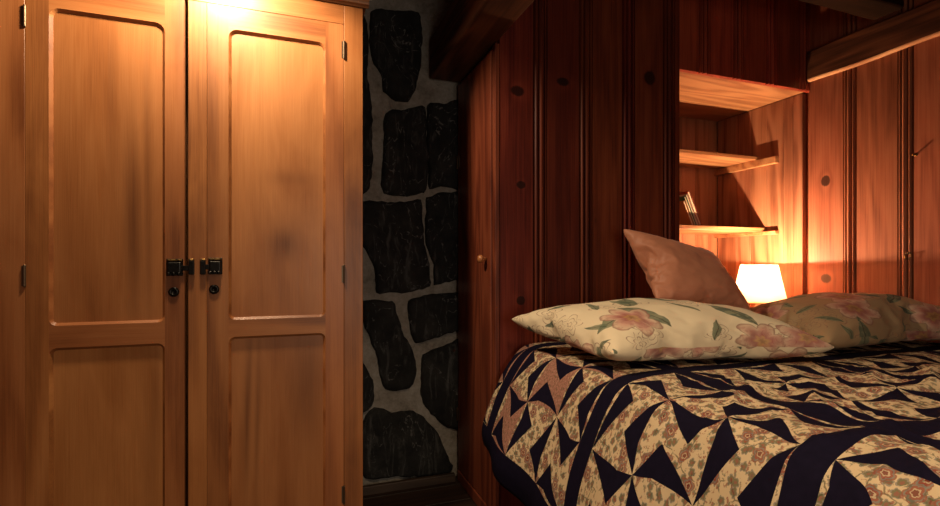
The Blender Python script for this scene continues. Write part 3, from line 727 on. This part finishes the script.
def quad(c00, c10, c11, c01, th, flat_bottom=None, nrm=None, sag=0, puff=0):
    c = [Vector(x) for x in (c00, c10, c11, c01)]
    n = Vector(nrm) if nrm else (c[1]-c[0]).cross(c[3]-c[0]).normalized()
    def f(a, b, z):
        a, b = a*(1+puff*(1-b*b)), b*(1+puff*(1-a*a))
        u, v = (a+1)/2, (b+1)/2
        p = c[0]*(1-u)*(1-v)+c[1]*u*(1-v)+c[2]*u*v+c[3]*(1-u)*v
        zz = z*th
        if flat_bottom is not None and zz < 0: zz = -flat_bottom*(1-math.exp(zz/flat_bottom*1.3))/1.0
        zz += th*max(0, .9-abs(z))*0+.05*th*(1-abs(a)**3)*(1-abs(b)**3)*(1-2*abs(mn.noise(Vector((a*2.2+b*.8+th*40, b*3.4-a, z*.5))))+.6*mn.noise(Vector((a*5, b*7, th*90))))*(1 if z > 0 else 0)
        p = p+n*zz
        p.z -= sag*max(0, (abs(a)-.6))
        return p
    return f
UPN = (-.06, -.1, 1)
pillow('pillow', .78, .56, 3.2, 1, M_pillow_a,
       quad((.915, 1.285, .872), (1.745, 1.135, .868), (1.68, 1.66, .89), (.815, 1.85, .930), .128, .062, UPN, puff=.05),
       'cream floral pillow lying at the left front corner of the bed head', 'pillow', 'pillows on the bed')
pillow('pillow', .80, .56, 3.2, 2, M_pillow_b,
       quad((1.79, 1.21, .872), (2.755, 1.16, .878), (2.765, 1.74, .91), (1.88, 1.76, .905), .135, .055, (0, -.06, 1), puff=.04),
       'darker tan floral pillow against the right plank wall below the lamp', 'pillow', 'pillows on the bed')
pillow('cushion', .46, .46, 2.6, 3, M_cushion,
       quad((1.385, 1.62, 1.00), (1.85, 1.55, .90), (1.85, 1.78, 1.195), (1.385, 1.86, 1.318), .095, puff=.10),
       'dusky pink square cushion leaning upright on the cream floral pillow', 'cushion', nx=36, ny=36)

# ------------------------------------------------------------------ bedside lamp
LX, LY = 2.55, 2.135
lp = thing('bedside_lamp', 'small lit table lamp with a cream tapered shade inside the niche', 'lamp', (LX, LY, .7665))
bm = bmesh.new(); lathe(bm, [(.055, .7665), (.055, .775), (.035, .785), (.018, .80), (.028, .84), (.034, .87), (.022, .91), (.012, .93), (.012, .99), (.004, .992)], 28, (LX, LY, 0))
link('lamp_base', bm, flat('glazed ceramic', (.45, .3, .18), .25), lp, True)
ZT, ZB = 1.155, .935
rot = math.radians(40)   # the front pane faces the bed
def ringpts(h, z, r, n=4):
    out = []
    cs = [(-1, -1), (1, -1), (1, 1), (-1, 1)]
    for k, (a, b) in enumerate(cs):
        for q in range(n+1):
            ang = math.radians([180, 270, 0, 90][k]+90*q/n)
            x, y = a*(h-r)+r*math.cos(ang), b*(h-r)+r*math.sin(ang)
            out.append((LX+x*math.cos(rot)+y*math.sin(rot), LY-x*math.sin(rot)+y*math.cos(rot), z))
    return out
t = NT('cream lampshade fabric'); co = t.n('ShaderNodeTexCoord').outputs['Object']
cc = t.mix(t.noise(t.vmul(co, (200, 200, 60)), 1, 2), (.80, .48, .31), (.84, .54, .36))
df = t.n('ShaderNodeBsdfDiffuse'); t.put(df.inputs[0], cc); tr = t.n('ShaderNodeBsdfTranslucent'); t.put(tr.inputs[0], cc)
mx = t.n('ShaderNodeMixShader'); mx.inputs[0].default_value = .78
t.t.links.new(df.outputs[0], mx.inputs[1]); t.t.links.new(tr.outputs[0], mx.inputs[2]); t.t.links.new(mx.outputs[0], t.out.inputs[0]); M_shade = t.m
bm = bmesh.new()
HB, HT = .124, .082
A = [bm.verts.new(p) for p in ringpts(HB, ZB, .012)]; B = [bm.verts.new(p) for p in ringpts(HT, ZT, .008)]
N = len(A)
for k in range(N): bm.faces.new((A[k], A[(k+1) % N], B[(k+1) % N], B[k]))
sh = link('lamp_shade', bm, M_shade, lp); sh['label'] = 'cream tapered fabric shade'
for a, b in ((ringpts(HB+.0015, ZB-.001, .012), ringpts(HB+.0005, ZB+.006, .012)), (ringpts(HT+.0015, ZT-.006, .008), ringpts(HT+.0005, ZT, .008))):
    bm = bmesh.new()
    A = [bm.verts.new(p) for p in a]; B = [bm.verts.new(p) for p in b]
    for k in range(N): bm.faces.new((A[k], A[(k+1) % N], B[(k+1) % N], B[k]))
    link('shade_trim', bm, M_shade, sh)
bm = bmesh.new(); lathe(bm, [(.014, .988), (.014, 1.04), (.012, 1.05), (.004, 1.052), (.003, 1.145), (.001, 1.146)], 16, (LX, LY, 0)); link('bulb_holder', bm, M_brass, lp, True)
t = NT('glowing filament'); em = t.n('ShaderNodeEmission'); em.inputs[0].default_value = (1, .62, .35, 1); em.inputs[1].default_value = 19000
t.t.links.new(em.outputs[0], t.out.inputs[0]); M_fil = t.m
bm = bmesh.new(); bmesh.ops.create_icosphere(bm, subdivisions=2, radius=.010)
for v in bm.verts: v.co = Vector((LX+v.co.x, LY+v.co.y, 1.150+v.co.z*.45))
link('bulb', bm, M_fil, lp, True)

# ------------------------------------------------------------------ books
BK = [((.30, .055, .03), 'reddish-brown thin book, frontmost of the leaning books in the niche', .224, .021, .17),
      ((.45, .40, .33), 'pale grey thin book leaning just left of the reddish-brown one', .205, .014, .16),
      ((.05, .12, .06), 'dark green thin book leaning third from the right in the niche', .19, .016, .155),
      ((.42, .18, .06), 'small tan book, leftmost and shortest of the leaning books', .16, .017, .15)]
bx = 2.325; lean = math.radians(25)
for k, (c, lab, h, th, dp) in enumerate(BK):
    b = thing('book', lab, 'book', (bx-th, 2.33, 1.3848), 'books leaning on the niche shelf')
    b.rotation_euler = (0, -lean, 0)
    def local(name, boxes, mat, parent):
        bm = bmesh.new()
        for q in boxes: box(bm, *q, bev=.0008, seg=1)
        me = bpy.data.meshes.new(name); bmesh.ops.recalc_face_normals(bm, faces=bm.faces); bm.to_mesh(me); bm.free(); me.materials.append(mat)
        o = bpy.data.objects.new(name, me); COL.objects.link(o); o.parent = parent; return o
    local('cover', [(th-.003, th, 0, dp, 0, h), (0, .003, 0, dp, 0, h), (0, th, dp, dp+.003, 0, h)], flat('book cover %d' % k, c), b)
    local('pages', [(.0031, th-.0031, .004, dp-.0005, .004, h-.004)], M_pages, b)
    bx -= (th+.0015)/math.cos(lean)

# ------------------------------------------------------------------ hooks on the right wall
def hook(y, z, label, ring):
    o = thing('wall_hook', label, 'hook', (X_R, y, z))
    bm = bmesh.new(); lathe(bm, [(.002, .004), (.008, .0035), (.008, 0), (.003, -.001), (.0025, -.012), (.005, -.014), (.005, -.018), (.001, -.019)], 12, (X_R-.003, y, z), 'X')
    link('peg', bm, M_brass, o, True)
    if ring:
        bm = bmesh.new()
        R = [[bm.verts.new((X_R-.012+.002*math.cos(b), y+(.014+.002*math.sin(b))*math.cos(a), z-.014+(.014+.002*math.sin(b))*math.sin(a))) for b in [k*math.pi/4 for k in range(8)]] for a in [k*math.pi/12 for k in range(24)]]
        for i in range(24):
            for j in range(8): bm.faces.new((R[i][j], R[(i+1) % 24][j], R[(i+1) % 24][(j+1) % 8], R[i][(j+1) % 8]))
        link('ring', bm, M_brass, o, True)
hook(1.49, 1.675, 'small metal peg sticking out of the right plank wall, upper of two', False)
hook(1.516, 1.207, 'small metal ring hook on the right plank wall, lower of two', True)

# ------------------------------------------------------------------ light
def light(name, typ, loc, energy, color, **kw):
    l = bpy.data.lights.new(name, typ); l.energy = energy; l.color = color
    for k, v in kw.items(): setattr(l, k, v)
    o = bpy.data.objects.new(name, l); COL.objects.link(o); o.location = loc; return o
SP = 'SPOT'
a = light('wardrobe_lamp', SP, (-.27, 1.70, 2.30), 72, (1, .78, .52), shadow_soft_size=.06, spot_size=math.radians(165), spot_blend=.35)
b = light('ceiling_lamp', SP, (.35, .0, 2.34), 75, (1, .74, .46), shadow_soft_size=.14, spot_size=math.radians(132), spot_blend=.6)
f = light('room_fill_light', 'AREA', (.62, -1.2, 1.15), 12, (1, .86, .70), shape='RECTANGLE', size=.9, size_y=.9)  # added fill from behind the camera, no window there
f.rotation_euler = (math.radians(80), 0, math.radians(6))
w = bpy.data.worlds.new('World'); sc.world = w; w.use_nodes = True
w.node_tree.nodes['Background'].inputs[0].default_value = (.02, .015, .012, 1); w.node_tree.nodes['Background'].inputs[1].default_value = .3

# ------------------------------------------------------------------ camera
cam = bpy.data.cameras.new('camera'); cam.sensor_width = 36; cam.lens = 491/940*36; cam.shift_y = 12/940; cam.clip_start = .02
co_ = bpy.data.objects.new('camera', cam); COL.objects.link(co_)
co_.location = (0, 0, 1.15); co_.rotation_euler = (math.pi/2, 0, -math.atan(175/491))
sc.camera = co_
sc.view_settings.view_transform = 'Standard'; sc.view_settings.look = 'None'; sc.view_settings.exposure = 0; sc.view_settings.gamma = 1
sc.view_settings.use_curve_mapping = False
